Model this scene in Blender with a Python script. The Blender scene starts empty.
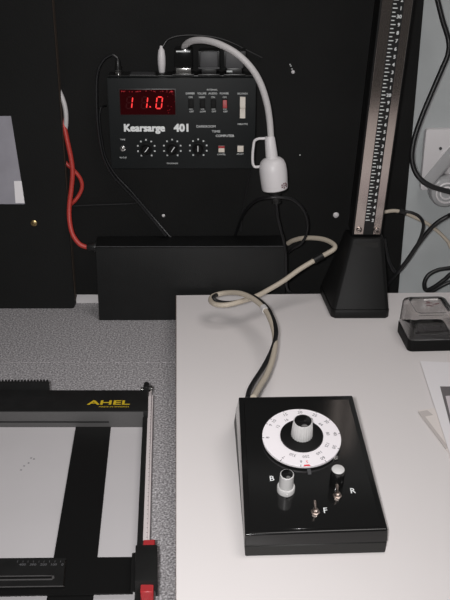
import bpy, bmesh, math, random
from mathutils import Vector, Matrix
S = bpy.context.scene
C = S.collection
R = math.radians
random.seed(3)

# ---------------------------------------------------------------- camera, light, exposure
cd = bpy.data.cameras.new('camera'); cam = bpy.data.objects.new('camera', cd); C.objects.link(cam)
cam.location = (0, 0, 1.5); cam.rotation_euler = (R(90 - 24.3), 0, 0)
cd.sensor_fit = 'VERTICAL'; cd.sensor_height = 36; cd.lens = 36 * 884 / 600; cd.clip_start = .02
S.camera = cam
w = bpy.data.worlds.new('room'); S.world = w; w.use_nodes = True
w.node_tree.nodes['Background'].inputs[0].default_value = (1, .97, .95, 1)
w.node_tree.nodes['Background'].inputs[1].default_value = .05
def area(name, loc, target, size, power, col=(1, 1, 1), shape='DISK'):
    l = bpy.data.lights.new(name, 'AREA'); l.shape = shape; l.size = size; l.energy = power; l.color = col
    o = bpy.data.objects.new(name, l); C.objects.link(o); o.location = loc
    o.rotation_euler = (Vector(target) - Vector(loc)).to_track_quat('-Z', 'Y').to_euler()
    return o
fl_ = area('camera_flash', (-.035, -.02, 1.525), (-.11, .86, 1.0), .035, 2.45, (1, .985, .98)); fl_.data.spread = R(95)
area('ceiling_lamp', (.38, .50, 2.45), (.1, .9, .95), .8, 6.6, (1, .955, .935))
S.view_settings.view_transform = 'Standard'; S.view_settings.look = 'None'
S.view_settings.gamma = 1; S.view_settings.use_curve_mapping = False
S.view_settings.exposure = 0

# ---------------------------------------------------------------- materials
def mat(name, col, rough=.5, metal=0, noise=None, bump=None, spec=.5, emit=None, coat=0):
    m = bpy.data.materials.new(name); m.use_nodes = True
    nt = m.node_tree; b = nt.nodes['Principled BSDF']
    b.inputs['Base Color'].default_value = (*col, 1); b.inputs['Roughness'].default_value = rough
    b.inputs['Metallic'].default_value = metal; b.inputs['Specular IOR Level'].default_value = spec
    b.inputs['Coat Weight'].default_value = coat
    tc = nt.nodes.new('ShaderNodeTexCoord')
    if noise:
        sc, amt = noise
        n = nt.nodes.new('ShaderNodeTexNoise'); n.inputs['Scale'].default_value = sc; n.inputs['Detail'].default_value = 5
        nt.links.new(tc.outputs['Object'], n.inputs['Vector'])
        r = nt.nodes.new('ShaderNodeValToRGB')
        r.color_ramp.elements[0].position = .3; r.color_ramp.elements[1].position = .7
        r.color_ramp.elements[0].color = (*[max(0, c * (1 - amt)) for c in col], 1)
        r.color_ramp.elements[1].color = (*[min(1, c * (1 + amt)) for c in col], 1)
        nt.links.new(n.outputs['Fac'], r.inputs[0]); nt.links.new(r.outputs[0], b.inputs['Base Color'])
    if bump:
        sc, st = bump
        n = nt.nodes.new('ShaderNodeTexNoise'); n.inputs['Scale'].default_value = sc; n.inputs['Detail'].default_value = 3
        nt.links.new(tc.outputs['Object'], n.inputs['Vector'])
        u = nt.nodes.new('ShaderNodeBump'); u.inputs['Strength'].default_value = st; u.inputs['Distance'].default_value = .001
        nt.links.new(n.outputs['Fac'], u.inputs['Height']); nt.links.new(u.outputs[0], b.inputs['Normal'])
    if emit:
        b.inputs['Emission Color'].default_value = (*emit[0], 1); b.inputs['Emission Strength'].default_value = emit[1]
    return m
M = {}
M['wall'] = mat('grey_wall_paint', (.47, .495, .50), .75, noise=(14, .05), bump=(220, .12))
M['floor'] = mat('dark_floor', (.06, .055, .05), .7, noise=(8, .2))
M['upstand'] = mat('pale_skirting', (.62, .60, .60), .6)
M['board_black'] = mat('matt_black_board', (.0072, .0073, .0071), .75, noise=(9, .22), bump=(300, .25), spec=.25)
M['board_black2'] = mat('matt_black_panel', (.0070, .0072, .0070), .75, noise=(7, .2), bump=(350, .25), spec=.25)
M['edge_brown'] = mat('raw_board_edge', (.045, .03, .02), .8)
M['psu'] = mat('black_powder_coat', (.0075, .0078, .0078), .5, noise=(40, .1), bump=(900, .25), spec=.3)
M['timer'] = mat('charcoal_painted_metal', (.0078, .0095, .0100), .5, bump=(1200, .15), spec=.25)
M['ink_white'] = mat('white_print', (.80, .82, .82), .6)
M['ink_dim'] = mat('pale_print', (.60, .62, .62), .6)
M['rocker_black'] = mat('matt_black_rocker', (.006, .006, .006), .6, spec=.15)
M['ink_red'] = mat('red_print', (.75, .04, .06), .6)
M['ink_black'] = mat('dark_pen', (.05, .05, .06), .6)
M['ink_yellow'] = mat('yellow_print', (.62, .44, .02), .5)
M['ink_grey'] = mat('grey_print', (.10, .10, .105), .5)
M['ink_maroon'] = mat('maroon_print', (.16, .05, .06), .6)
M['red_window'] = mat('red_filter_window', (.020, .0010, .002), .15, spec=.2, emit=((1, .02, .03), .008))
M['led'] = mat('red_led_segment', (.5, .02, .02), .4, emit=((1, .03, .03), 1.0))
M['led_off'] = mat('unlit_led_segment', (.03, .003, .004), .6, spec=.1, emit=((1, .02, .03), .010))
M['glint_speck'] = mat('red_painted_glint', (.3, .01, .01), .4, emit=((1, .02, .05), .28))
M['black_gloss'] = mat('glossy_black_plastic', (.008, .008, .008), .12, spec=.5)
M['black_satin'] = mat('satin_black_plastic', (.012, .012, .012), .35)
M['black_side'] = mat('textured_black_plastic', (.022, .022, .021), .55, bump=(1500, .2), spec=.3)
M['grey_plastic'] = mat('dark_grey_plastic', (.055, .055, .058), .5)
M['cable_black'] = mat('black_cable_jacket', (.010, .010, .011), .38)
M['tape'] = mat('black_tape', (.006, .006, .006), .5)
M['cable_beige'] = mat('beige_cable_jacket', (.50, .44, .36), .5)
M['cable_white'] = mat('white_cable_jacket', (.62, .60, .60), .45)
M['cable_red'] = mat('red_cable_jacket', (.48, .045, .035), .45)
M['white_plastic'] = mat('white_plastic', (.74, .715, .725), .4)
M['ivory'] = mat('ivory_plastic', (.72, .66, .58), .45)
M['red_plastic'] = mat('red_plastic', (.40, .03, .035), .45)
M['steel'] = mat('brushed_steel', (.60, .53, .49), .16, 1.0, bump=(500, .02))
M['chrome'] = mat('chrome', (.75, .74, .72), .15, 1.0)
M['nickel'] = mat('dull_nickel', (.50, .42, .38), .38, 1.0)
M['brass'] = mat('dull_brass', (.45, .33, .16), .35, 1.0)
M['column'] = mat('black_column_paint', (.006, .006, .006), .5, spec=.3)
M['scale_black'] = mat('black_scale_tape', (.006, .006, .006), .5)
M['socket'] = mat('wrinkle_black_paint', (.0075, .0075, .0075), .5, bump=(1500, .3), spec=.25)
M['melamine'] = mat('white_melamine', (.83, .79, .785), .4, noise=(5, .012), spec=.35)
M['shadow_dark'] = mat('painted_shadow_line', (.16, .12, .10), .8)
M['easel_white'] = mat('easel_white_board', (.54, .52, .53), .5, noise=(12, .02))
M['easel_black'] = mat('easel_black_metal', (.011, .011, .011), .5, noise=(60, .15), spec=.3)
M['easel_blade'] = mat('easel_blade_black', (.006, .006, .006), .45, spec=.3)
M['easel_slot'] = mat('easel_grey', (.075, .073, .073), .5, bump=(900, .2))
M['ruler_white'] = mat('white_ruler', (.66, .60, .60), .5)
M['paper'] = mat('white_paper', (.92, .89, .91), .7)
M['paper_grey'] = mat('greyish_paper', (.34, .33, .37), .75, noise=(25, .1))
M['paper_warm'] = mat('cream_paper', (.84, .78, .75), .7)
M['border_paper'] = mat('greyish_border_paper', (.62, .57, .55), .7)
M['photo_grey'] = mat('grey_printed_tone', (.17, .155, .16), .5)
M['photo_light'] = mat('pale_printed_tone', (.74, .68, .71), .5)
M['dial_white'] = mat('white_dial_card', (.86, .82, .85), .45)
M['knob_grey'] = mat('light_grey_knob', (.60, .59, .585), .35)
M['plug_clear'] = None

def laminate():
    m = mat('speckled_grey_laminate', (.2, .2, .2), .55)
    nt = m.node_tree; b = nt.nodes['Principled BSDF']
    tc = nt.nodes.new('ShaderNodeTexCoord')
    n = nt.nodes.new('ShaderNodeTexNoise'); n.inputs['Scale'].default_value = 420; n.inputs['Detail'].default_value = 3
    n2 = nt.nodes.new('ShaderNodeTexNoise'); n2.inputs['Scale'].default_value = 6
    nt.links.new(tc.outputs['Object'], n.inputs['Vector']); nt.links.new(tc.outputs['Object'], n2.inputs['Vector'])
    r = nt.nodes.new('ShaderNodeValToRGB'); e = r.color_ramp.elements
    e[0].position = .33; e[0].color = (.16, .152, .16, 1); e[1].position = .68; e[1].color = (.76, .74, .76, 1)
    k = r.color_ramp.elements.new(.5); k.color = (.375, .36, .37, 1)
    nt.links.new(n.outputs['Fac'], r.inputs[0])
    mx = nt.nodes.new('ShaderNodeMix'); mx.data_type = 'RGBA'; mx.blend_type = 'MULTIPLY'; mx.inputs[0].default_value = .12
    nt.links.new(r.outputs[0], mx.inputs[6]); nt.links.new(n2.outputs['Fac'], mx.inputs[7])
    nt.links.new(mx.outputs[2], b.inputs['Base Color'])
    return m
M['laminate'] = laminate()

def clear(name, tint, rough, extra):
    m = bpy.data.materials.new(name); m.use_nodes = True
    nt = m.node_tree; nt.nodes.clear()
    o = nt.nodes.new('ShaderNodeOutputMaterial'); t = nt.nodes.new('ShaderNodeBsdfTransparent'); t.inputs[0].default_value = (*tint, 1)
    g = nt.nodes.new('ShaderNodeBsdfGlossy'); g.inputs[0].default_value = (.75, .75, .75, 1); g.inputs['Roughness'].default_value = rough
    f0 = nt.nodes.new('ShaderNodeLayerWeight'); f0.inputs[0].default_value = .5
    f1 = nt.nodes.new('ShaderNodeMath'); f1.operation = 'POWER'; f1.inputs[1].default_value = 4; nt.links.new(f0.outputs['Facing'], f1.inputs[0])
    f = nt.nodes.new('ShaderNodeMath'); f.operation = 'MULTIPLY'; f.inputs[1].default_value = .6; nt.links.new(f1.outputs[0], f.inputs[0])
    tm_ = nt.nodes.new('ShaderNodeMix'); tm_.data_type = 'RGBA'; tm_.inputs[6].default_value = (*tint, 1); tm_.inputs[7].default_value = (.22, .20, .20, 1)
    nt.links.new(f1.outputs[0], tm_.inputs[0]); nt.links.new(tm_.outputs[2], t.inputs[0])       # plastic seen edge-on absorbs more
    a = nt.nodes.new('ShaderNodeMath'); a.operation = 'ADD'; a.inputs[1].default_value = extra
    mx = nt.nodes.new('ShaderNodeMixShader')
    nt.links.new(f.outputs[0], a.inputs[0]); nt.links.new(a.outputs[0], mx.inputs[0])
    nt.links.new(t.outputs[0], mx.inputs[1]); nt.links.new(g.outputs[0], mx.inputs[2]); nt.links.new(mx.outputs[0], o.inputs[0])
    return m
M['clear_lid'] = clear('clear_smoky_plastic', (.93, .915, .91), .06, .025)
M['glass_lid'] = mat('clear_plastic_lid', (.96, .945, .94), .03)
M['glass_lid'].node_tree.nodes['Principled BSDF'].inputs['Transmission Weight'].default_value = 1
M['glass_lid'].node_tree.nodes['Principled BSDF'].inputs['IOR'].default_value = 1.45
M['plug_clear'] = mat('translucent_grey_plastic', (.58, .58, .59), .2)
M['plug_clear'].node_tree.nodes['Principled BSDF'].inputs['Transmission Weight'].default_value = .35
M['plug_clear'].node_tree.nodes['Principled BSDF'].inputs['IOR'].default_value = 1.3

# ---------------------------------------------------------------- mesh helpers
class MB:
    """collects shapes in world coordinates; build() links them as one object under a root"""
    def __init__(s): s.bm = bmesh.new()
    def hexa(s, b, t, bevel=0, seg=2):
        """b, t: matching loops of corners (bottom counter-clockwise seen from above, then top)"""
        n = len(b); vs = [s.bm.verts.new(p) for p in b] + [s.bm.verts.new(p) for p in t]
        fs = [s.bm.faces.new(vs[:n][::-1]), s.bm.faces.new(vs[n:])]
        for i in range(n):
            j = (i + 1) % n; fs.append(s.bm.faces.new((vs[i], vs[j], vs[n + j], vs[n + i])))
        if bevel:
            es = list({e for f in fs for e in f.edges})
            bmesh.ops.bevel(s.bm, geom=es, offset=bevel, segments=seg, affect='EDGES', profile=.6)
        return s
    def box(s, a, b, bevel=0, seg=2, F=None):
        (x0, y0, z0), (x1, y1, z1) = a, b
        bt = [(x0, y0, z0), (x1, y0, z0), (x1, y1, z0), (x0, y1, z0)]; tp = [(x, y, z1) for x, y, _ in bt]
        if F: bt = [F(p) for p in bt]; tp = [F(p) for p in tp]
        return s.hexa(bt, tp, bevel, seg)
    def rbox(s, a, b, r, F=None, bevel=0, n=5):
        """box with rounded vertical corners"""
        (x0, y0, z0), (x1, y1, z1) = a, b; lp = []
        for cx, cy, a0 in ((x1 - r, y1 - r, 0), (x0 + r, y1 - r, 90), (x0 + r, y0 + r, 180), (x1 - r, y0 + r, 270)):
            for i in range(n): t = R(a0 + 90 * i / (n - 1)); lp.append((cx + r * math.cos(t), cy + r * math.sin(t)))
        bt = [(x, y, z0) for x, y in lp]; tp = [(x, y, z1) for x, y in lp]
        if F: bt = [F(p) for p in bt]; tp = [F(p) for p in tp]
        return s.hexa(bt, tp, bevel, 2)
    def prism(s, pts, d):
        """flat polygon pts pushed along vector d"""
        p2 = [tuple(Vector(p) + Vector(d)) for p in pts]
        return s.hexa(pts, p2)
    def lathe(s, o, ax, prof, n=24, smooth=True, flute=None):
        """prof: (radius, height along axis) pairs"""
        ax = Vector(ax).normalized(); u = ax.orthogonal().normalized(); v = ax.cross(u); o = Vector(o); rings = []
        for r, h in prof:
            ring = []
            for i in range(n):
                a = 2 * math.pi * i / n; rr = r
                if flute and r > 1e-5: rr = r * (1 - flute * (i % 2))
                ring.append(s.bm.verts.new(o + ax * h + (u * math.cos(a) + v * math.sin(a)) * max(rr, 1e-5)))
            rings.append(ring)
        for k in range(len(rings) - 1):
            for i in range(n):
                j = (i + 1) % n
                f = s.bm.faces.new((rings[k][i], rings[k][j], rings[k + 1][j], rings[k + 1][i])); f.smooth = smooth and not flute
        s.bm.faces.new(rings[0][::-1]); s.bm.faces.new(rings[-1])
        return s
    def cyl(s, p0, p1, r, r1=None, n=20):
        d = Vector(p1) - Vector(p0); return s.lathe(p0, d, [(r, 0), (r if r1 is None else r1, d.length)], n)
    def tube(s, pts, r, n=10, per=8, smooth_path=True):
        P = [Vector(p) for p in pts]
        if smooth_path and len(P) > 2:
            Q = []; E = [P[0] * 2 - P[1]] + P + [P[-1] * 2 - P[-2]]
            for i in range(1, len(E) - 2):
                a, b, c, d = E[i - 1:i + 3]
                for k in range(per):
                    t = k / per
                    Q.append(.5 * (2 * b + (c - a) * t + (2 * a - 5 * b + 4 * c - d) * t * t + (3 * b - a - 3 * c + d) * t ** 3))
            P = Q + [P[-1]]
        tg = [((P[min(i + 1, len(P) - 1)] - P[max(i - 1, 0)]).normalized()) for i in range(len(P))]
        nrm = tg[0].orthogonal().normalized(); rings = []
        for p, t in zip(P, tg):
            nrm = (nrm - t * nrm.dot(t)).normalized(); bn = t.cross(nrm)
            rings.append([s.bm.verts.new(p + (nrm * math.cos(2 * math.pi * i / n) + bn * math.sin(2 * math.pi * i / n)) * r) for i in range(n)])
        for k in range(len(rings) - 1):
            for i in range(n):
                j = (i + 1) % n; f = s.bm.faces.new((rings[k][i], rings[k][j], rings[k + 1][j], rings[k + 1][i])); f.smooth = True
        s.bm.faces.new(rings[0][::-1]); s.bm.faces.new(rings[-1])
        return s
    def text(s, txt, o, ux, uy, height, width=None, align='C', bold=0, depth=.0003):
        if bold > .0:
            k = height * bold * .9; U, V_ = Vector(ux).normalized(), Vector(uy).normalized()
            for i, (a, b) in enumerate(((-1, -1), (1, -1), (1, 1), (-1, 1), (0, 0))):
                s.text(txt, Vector(o) + U * a * k + V_ * b * k * .8, ux, uy, height, width, align, 0, depth + i * .000012)
            return s
        """flat lettering: o = middle of the baseline-to-cap block, ux right, uy up"""
        vs, fs = glyphs(txt, bold)
        xs = [v[0] for v in vs]; ys = [v[1] for v in vs]
        h0, h1 = 0, .70
        sy = height / (h1 - h0); sx = width / (max(xs) - min(xs)) if width else sy
        x0 = {'C': (max(xs) + min(xs)) / 2, 'L': min(xs), 'R': max(xs)}[align]
        ux, uy, o = Vector(ux).normalized(), Vector(uy).normalized(), Vector(o); n = ux.cross(uy)
        bv = [s.bm.verts.new(o + ux * (x - x0) * sx + uy * (y - .35) * sy + n * depth) for x, y in vs]
        for f in fs:
            try: s.bm.faces.new([bv[i] for i in f])
            except ValueError: pass
        return s
    def build(s, name, m, parent=None, loc=None, **props):
        bmesh.ops.recalc_face_normals(s.bm, faces=s.bm.faces) if not props.pop('flat', False) else None
        root = parent
        while root is not None and root.parent is not None: root = root.parent
        off = Vector(root.location) if root is not None else Vector(loc or (0, 0, 0))
        for v in s.bm.verts: v.co -= off
        me = bpy.data.meshes.new(name); s.bm.to_mesh(me); s.bm.free()
        me.set_sharp_from_angle(angle=R(38)); me.materials.append(M[m] if isinstance(m, str) else m)
        o = bpy.data.objects.new(name, me); C.objects.link(o)
        if parent is not None: o.parent = parent
        else: o.location = off
        for k, v in props.items(): o[k] = v
        return o
_gl = {}
def glyphs(txt, bold):
    k = (txt, bold)
    if k not in _gl:
        c = bpy.data.curves.new('t', 'FONT'); c.body = txt; c.size = 1; c.resolution_u = 2; c.offset = bold; c.fill_mode = 'FRONT'
        o = bpy.data.objects.new('t', c); C.objects.link(o)
        me = o.evaluated_get(bpy.context.evaluated_depsgraph_get()).to_mesh()
        _gl[k] = ([(v.co.x, v.co.y) for v in me.vertices], [tuple(p.vertices) for p in me.polygons])
        bpy.data.objects.remove(o); bpy.data.curves.remove(c)
    return _gl[k]
def thing(name, loc, label, cat, group=None):
    o = bpy.data.objects.new(name, None); o.empty_display_size = .02; C.objects.link(o); o.location = loc
    bpy.context.view_layer.update()
    o['label'] = label; o['category'] = cat
    if group: o['group'] = group
    return o
def tag(o, label, cat, group=None):
    o['label'] = label; o['category'] = cat
    if group: o['group'] = group
    return o
def lerp(a, b, t): return tuple(x + (y - x) * t for x, y in zip(a, b))
def rotz(cx, cy, deg):
    c, s = math.cos(R(deg)), math.sin(R(deg))
    return lambda p: (cx + p[0] * c - p[1] * s, cy + p[0] * s + p[1] * c, p[2])

# ---------------------------------------------------------------- setting
MB().box((-.9, -1.6, -.05), (1.1, 1.40, .0)).build('floor', 'floor', kind='structure')
MB().box((-.9, 1.325, .0), (1.1, 1.40, 2.2)).build('wall_back', 'wall', kind='structure')
MB().box((-.9, 1.317, .90), (.0, 1.3249, .9165)).build('trim_1', 'upstand', kind='structure')
wt = thing('worktop', (0, .8, .9), 'grey speckled laminate worktop under the easel and the black boxes', 'worktop')
MB().box((-.9, 1.113, .862), (1.1, 1.325, .90)).build('rear_board', 'laminate', wt)
MB().box((-.9, .50, .862), (1.1, 1.1122, .90)).build('front_board', 'laminate', wt)
MB().box((-.9, 1.1122, .862), (1.1, 1.113, .8996)).build('joint_strip', 'ruler_white', wt)

bb = thing('backboard', (.0, 1.312, .92), 'large flat black board fixed to the wall behind the timer', 'board')
MB().box((-.75, 1.312, .9170), (.2812, 1.3245, 2.05), .001).build('panel', 'board_black', bb)
for p in ((0.1732, 1.312, 1.0532), (-0.096, 1.312, 1.0523), (0.0992, 1.312, 1.2725)):
    sr = .0045 if p[0] > .16 else .0026
    MB().lathe((p[0], 1.3125, p[2]), (0, -1, 0), [(sr, 0), (sr, .0008), (sr * .6, .002), (.0002, .0024)], 14).build('screw', 'white_plastic', bb)
fl = MB()
for p in ((0.096, 1.312, 1.2811), (0.0976, 1.312, 1.2768), (0.0945, 1.312, 1.2832), (0.1137, 1.312, 1.1488)):
    fl.lathe((p[0], 1.3125, p[2]), (0, -1, 0), [(.0012, 0), (.001, .0009)], 7)
fl.build('paint_fleck', 'ink_dim', bb, kind='stuff')

lp = thing('side_board', (-.3, 1.295, .9), 'black board with a brass screw standing at the left edge', 'board')
pts = [(-.62, 1.295, .9003), (-.2475, 1.295, .9003)] + [(-.2475 + .0055 * math.sin(R(a)), 1.295, .9058 - .0055 * math.cos(R(a))) for a in (30, 60, 90)] + [(-.2411, 1.295, 1.9), (-.62, 1.295, 1.9)]
MB().prism(pts, (0, .015, 0)).build('panel', 'board_black2', lp)
MB().box((-.2411, 1.2952, .915), (-.2405, 1.3098, 1.899)).build('edging', 'edge_brown', lp)
p = (-0.2954, 1.295, 1.0459)
MB().lathe((p[0], 1.2952, p[2]), (0, -1, 0), [(.0052, 0), (.0050, .0012), (.003, .0022), (.0002, .0024)], 18).build('screw', 'brass', lp, label='dull brass screw head')
px = lambda p: (p[0], 1.2948, p[2])
MBp = MB().prism([px(q) for q in ((-.40, 0, 1.077), (-0.3064, 1.2948, 1.0767), (-0.3144, 1.2948, 1.212), (-.40, 0, 1.2115))], (0, -.0006, 0))
ps = thing('paper_note', (-.34, 1.2948, 1.077), 'greyish paper sheet hanging on the black board at the left edge', 'paper')
MBp.build('sheet', 'paper_grey', ps)
q = [(-0.3195, 1.2941, 1.1134), (-0.3081, 1.2941, 1.1134), (-0.3067, 1.2941, 1.0786), (-0.3206, 1.2941, 1.0786)]
MB().prism([(a[0], 1.29415, a[2]) for a in (q[3], q[2], q[1], q[0])], (0, -.0004, 0)).build('tape_strip', 'paper', ps, label='paler patch at the lower corner')

# ---------------------------------------------------------------- black power box
ps = thing('power_box', (-.05, 1.28, .9), 'long plain black box standing against the backboard under the timer', 'box')
MB().hexa([(-.1975, 1.2505, .9003), (.0925, 1.2515, .9003), (.0900, 1.306, .9003), (-.2005, 1.305, .9003)],
          [(-.1962, 1.2526, 1.0235), (.0930, 1.2526, 1.0250), (.0915, 1.306, 1.0220), (-.2010, 1.305, 1.0205)], .0012, 2).build('case', 'psu', ps)
MB().box((-.1955, 1.2512, 1.0212), (.0925, 1.2530, 1.0243), .0006).build('lid_flange', 'psu', ps)
MB().box((-.1950, 1.2507, 1.0234), (.0915, 1.2514, 1.0242)).build('edge_highlight', 'grey_plastic', ps, label='painted grey highlight on the front edge')  # thin grey strip painting the specular line on the front top edge
gp = (-0.1968, 1.272, 1.0151); ge = (-0.2136, 1.272, 1.0167)
MB().lathe((-.1965, 1.272, gp[2]), (-1, 0, .05), [(.0085, 0), (.0085, .004), (.0065, .0045), (.006, .011), (.0042, .016)], 14).build('cable_gland', 'black_satin', ps)

# ---------------------------------------------------------------- timer on the wall
FY = 1.262
tm = thing('darkroom_timer', (-.062, 1.287, 1.1415), 'dark metal timer with red digital display mounted on the backboard', 'timer')
X, ZV, OUT = (1, 0, 0), (0, 0, 1), (0, -1, 0)
case = MB().box((-.1668, FY, 1.1415), (.0442, 1.311, 1.2728), .0015, 2)
case.build('case', 'timer', tm)
MB().box((-.1668, FY + .012, 1.2728), (.0442, 1.306, 1.2742), .0005).build('top_plate', 'black_satin', tm)
# red window and digits
a, b = (-0.1492, 1.262, 1.2568), (-0.0708, 1.262, 1.2214)
MB().box((a[0] - .0012, FY - .0008, b[2] - .0012), (b[0] + .0012, FY + .001, a[2] + .0012), .0004).build('window_rim', 'black_satin', tm)
win = MB().box((a[0], FY - .0014, b[2]), (b[0], FY, a[2])).build('display_window', 'red_window', tm)
def seg_digit(x, zc, wd, hh, on, lean=.0012):
    """seven separate bars; on: set of lit ones"""
    th = .0017
    def bar(p, q):
        m = MB(); d = Vector((q[0] - p[0], 0, q[1] - p[1])).normalized() * .0006; n = Vector((d.z, 0, -d.x)).normalized() * th / 2
        P, Q = Vector((p[0], FY - .00145, p[1])) + d, Vector((q[0], FY - .00145, q[1])) - d
        k = d.normalized() * th / 2
        return m.prism([P, P + k + n, Q - k + n, Q, Q - k - n, P + k - n], (0, -.0004, 0))
    t, c, l = hh / 2, 0, wd / 2
    S7 = {'a': ((-l + lean, t), (l + lean, t)), 'b': ((l + lean, t), (l, c)), 'c': ((l, c), (l - lean, -t)), 'd': ((-l - lean, -t), (l - lean, -t)),
          'e': ((-l, c), (-l - lean, -t)), 'f': ((-l + lean, t), (-l, c)), 'g': ((-l, c), (l, c))}
    for k, (p, q) in S7.items():
        bar((x + p[0], zc + p[1]), (x + q[0], zc + q[1])).build('digit_segment', 'led' if k in on else 'led_off', win)
zc = (-0.1209, 1.262, 1.2385)[2]
for (cx, on) in (((-0.1359, 1.262, 1.2392)[0], 'bc'), ((-0.1145, 1.262, 1.2392)[0], 'bc'), ((-0.0935, 1.262, 1.2392)[0], 'abcdef')):
    seg_digit(cx, zc, .0078, .0162, on)
dp = (-0.1065, 1.262, 1.2321)
MB().cyl((dp[0], FY - .0012, dp[2] + .0006), (dp[0], FY - .0019, dp[2] + .0006), .0011, n=10).build('decimal_point', 'led', win)
gl = MB(); rr = random.Random(5)  # reflections in the window, painted as small glowing red specks
for i in range(26):
    x = a[0] + .002 + rr.random() * (b[0] - a[0] - .004); z = a[2] - .0018 - rr.random() * .0016
    gl.box((x, FY - .0017, z), (x + .0005 + rr.random() * .0012, FY - .0012, z + .0007))
for i in range(12):
    x = b[0] - .012 + rr.random() * .011; z = b[2] + .001 + rr.random() * (a[2] - b[2] - .003)
    gl.box((x, FY - .0017, z), (x + .0006, FY - .0012, z + .0006))
gl.build('painted_glint', 'glint_speck', win, kind='stuff')
# lettering
def lab(txt, p, h, wd=None, m='ink_white', bold=.0, name='lettering', parent=None, align='C'):
    return MB().text(txt, (p[0], FY - .0002, p[2]), X, ZV, h, wd, align, bold, .0003).build(name, m, parent or tm, kind='stuff', flat=True)
lab('Kearsarge', (-0.1159, 1.262, 1.2025), .0102, .0578, bold=.075)
lab('401', (-0.0633, 1.262, 1.2025), .0108, .0200, bold=.075)
lab('DARKROOM', (-0.0273, 1.262, 1.2044), .0034, .0272, bold=.02, m='ink_dim')
lab('TIME', (-0.013, 1.262, 1.1971), .0034, .0120, bold=.02, m='ink_dim')
lab('COMPUTER', (0, 1.262, 1.1907), .0034, .0265, bold=.02)
lab('TIME', (-0.148, 1.262, 1.1851), .0022, .0074, bold=.02, m='ink_dim')
lab('FOCUS', (-0.1485, 1.262, 1.1585), .0022, .0098, bold=.02, m='ink_dim')
lab('SECONDS', (-0.0769, 1.262, 1.1498), .0022, .0162, bold=.02, m='ink_dim')
for x, t1, t2, t3 in ((190.3, 'DIMMER', 'ON', 'OFF'), (201.8, 'VOLUME', 'HIGH', 'LOW'), (212.8, 'AUDIO', 'ON', 'OFF'), (224.3, 'POWER', 'ON', 'OFF')):
    base = {190.3: (-0.0492, 1.262, 1.2514), 201.8: (-0.0329, 1.262, 1.2514), 212.8: (-0.0173, 1.262, 1.2514), 224.3: (-0.001, 1.262, 1.2514)}[x]
    def dn(px): return (base[0] + px * .00008, 0, base[2] - px * .00142)
    lab(t1, base, .0028, .0124, 'ink_dim', .03)
    lab(t2, dn(3.7), .0025, None, 'ink_dim', .025)
    lab(t3, dn(18.0), .0025, None, 'ink_dim', .025)
    c = dn(10.5)
    sw = MB().box((c[0] - .0040, FY - .0006, c[2] - .0066), (c[0] + .0040, FY + .001, c[2] + .0066), .0003).build('rocker_switch', 'rocker_black', tm)
    up = .0035
    k = MB().hexa([(c[0] - .0030, FY - .0004, c[2] - .0056), (c[0] + .0030, FY - .0004, c[2] - .0056), (c[0] + .0030, FY - .0004, c[2] + .0056), (c[0] - .0030, FY - .0004, c[2] + .0056)],
                  [(c[0] - .0030, FY - .0028, c[2] - .0056), (c[0] + .0030, FY - .0028, c[2] - .0056), (c[0] + .0030, FY - .0010, c[2] + .0056), (c[0] - .0030, FY - .0010, c[2] + .0056)], .0003)
    k.build('rocker', 'red_plastic' if t1 == 'POWER' else 'rocker_black', sw, **({'label': 'red power rocker'} if t1 == 'POWER' else {}))
    MB().box((c[0] - .0026, FY - .0026, c[2] - .0072), (c[0] + .0026, FY - .0004, c[2] - .0066)).build('rim_bar', 'ink_dim', sw)
lab('INTERNAL', (-0.018, 1.262, 1.2567), .0023, .0150, 'ink_dim', .025)
lab('SECONDS', (0.0249, 1.262, 1.2512), .0025, .0146, 'ink_dim', .025)
lab('MINUTES', (0.0256, 1.262, 1.2077), .0025, .0146, 'ink_dim', .025)
c = (0.0251, 1.262, 1.2317)
sw = MB().box((c[0] - .0046, FY - .0006, c[2] - .0160), (c[0] + .0046, FY + .001, c[2] + .0160), .0003).build('selector_switch', 'black_satin', tm)
pf = [(-.0150, .0010), (-.0150, .0034), (-.002, .0016), (.002, .0046), (.0150, .0030), (.0150, .0010)]
MB().prism([(c[0] - .0038, FY - y, c[2] + z) for z, y in pf], (.0076, 0, 0)).build('rocker', 'ivory', sw, label='tall ivory rocker')
MB().box((c[0] - .0038, FY - .0050, c[2] - .0010), (c[0] + .0038, FY - .0030, c[2] + .0022), .0003).build('ridge', 'ivory', sw)
for p, t1, red in (((-0.0051, 1.262, 1.1716), 'CANCEL', True), ((0.0224, 1.262, 1.172), 'START', False)):
    MB().box((p[0] - .0052, FY - .0008, p[2] - .0052), (p[0] + .0052, FY + .001, p[2] + .0052), .0003).build('button_bezel', 'black_satin', tm)
    bt = MB().box((p[0] - .0044, FY - .0040, p[2] - .0044), (p[0] + .0044, FY - .0004, p[2] + .0044), .0005).build('push_button', 'ivory', tm)
    if red: MB().box((p[0] - .0044, FY - .0043, p[2] + .0016), (p[0] + .0044, FY - .0020, p[2] + .0046), .0003).build('red_band', 'red_plastic', bt, label='red strip along the button')
    lab(t1, (p[0] - .0002, 0, p[2] - .0082), .0023, .0122 if red else .0100, 'ink_dim', .025)
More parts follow.
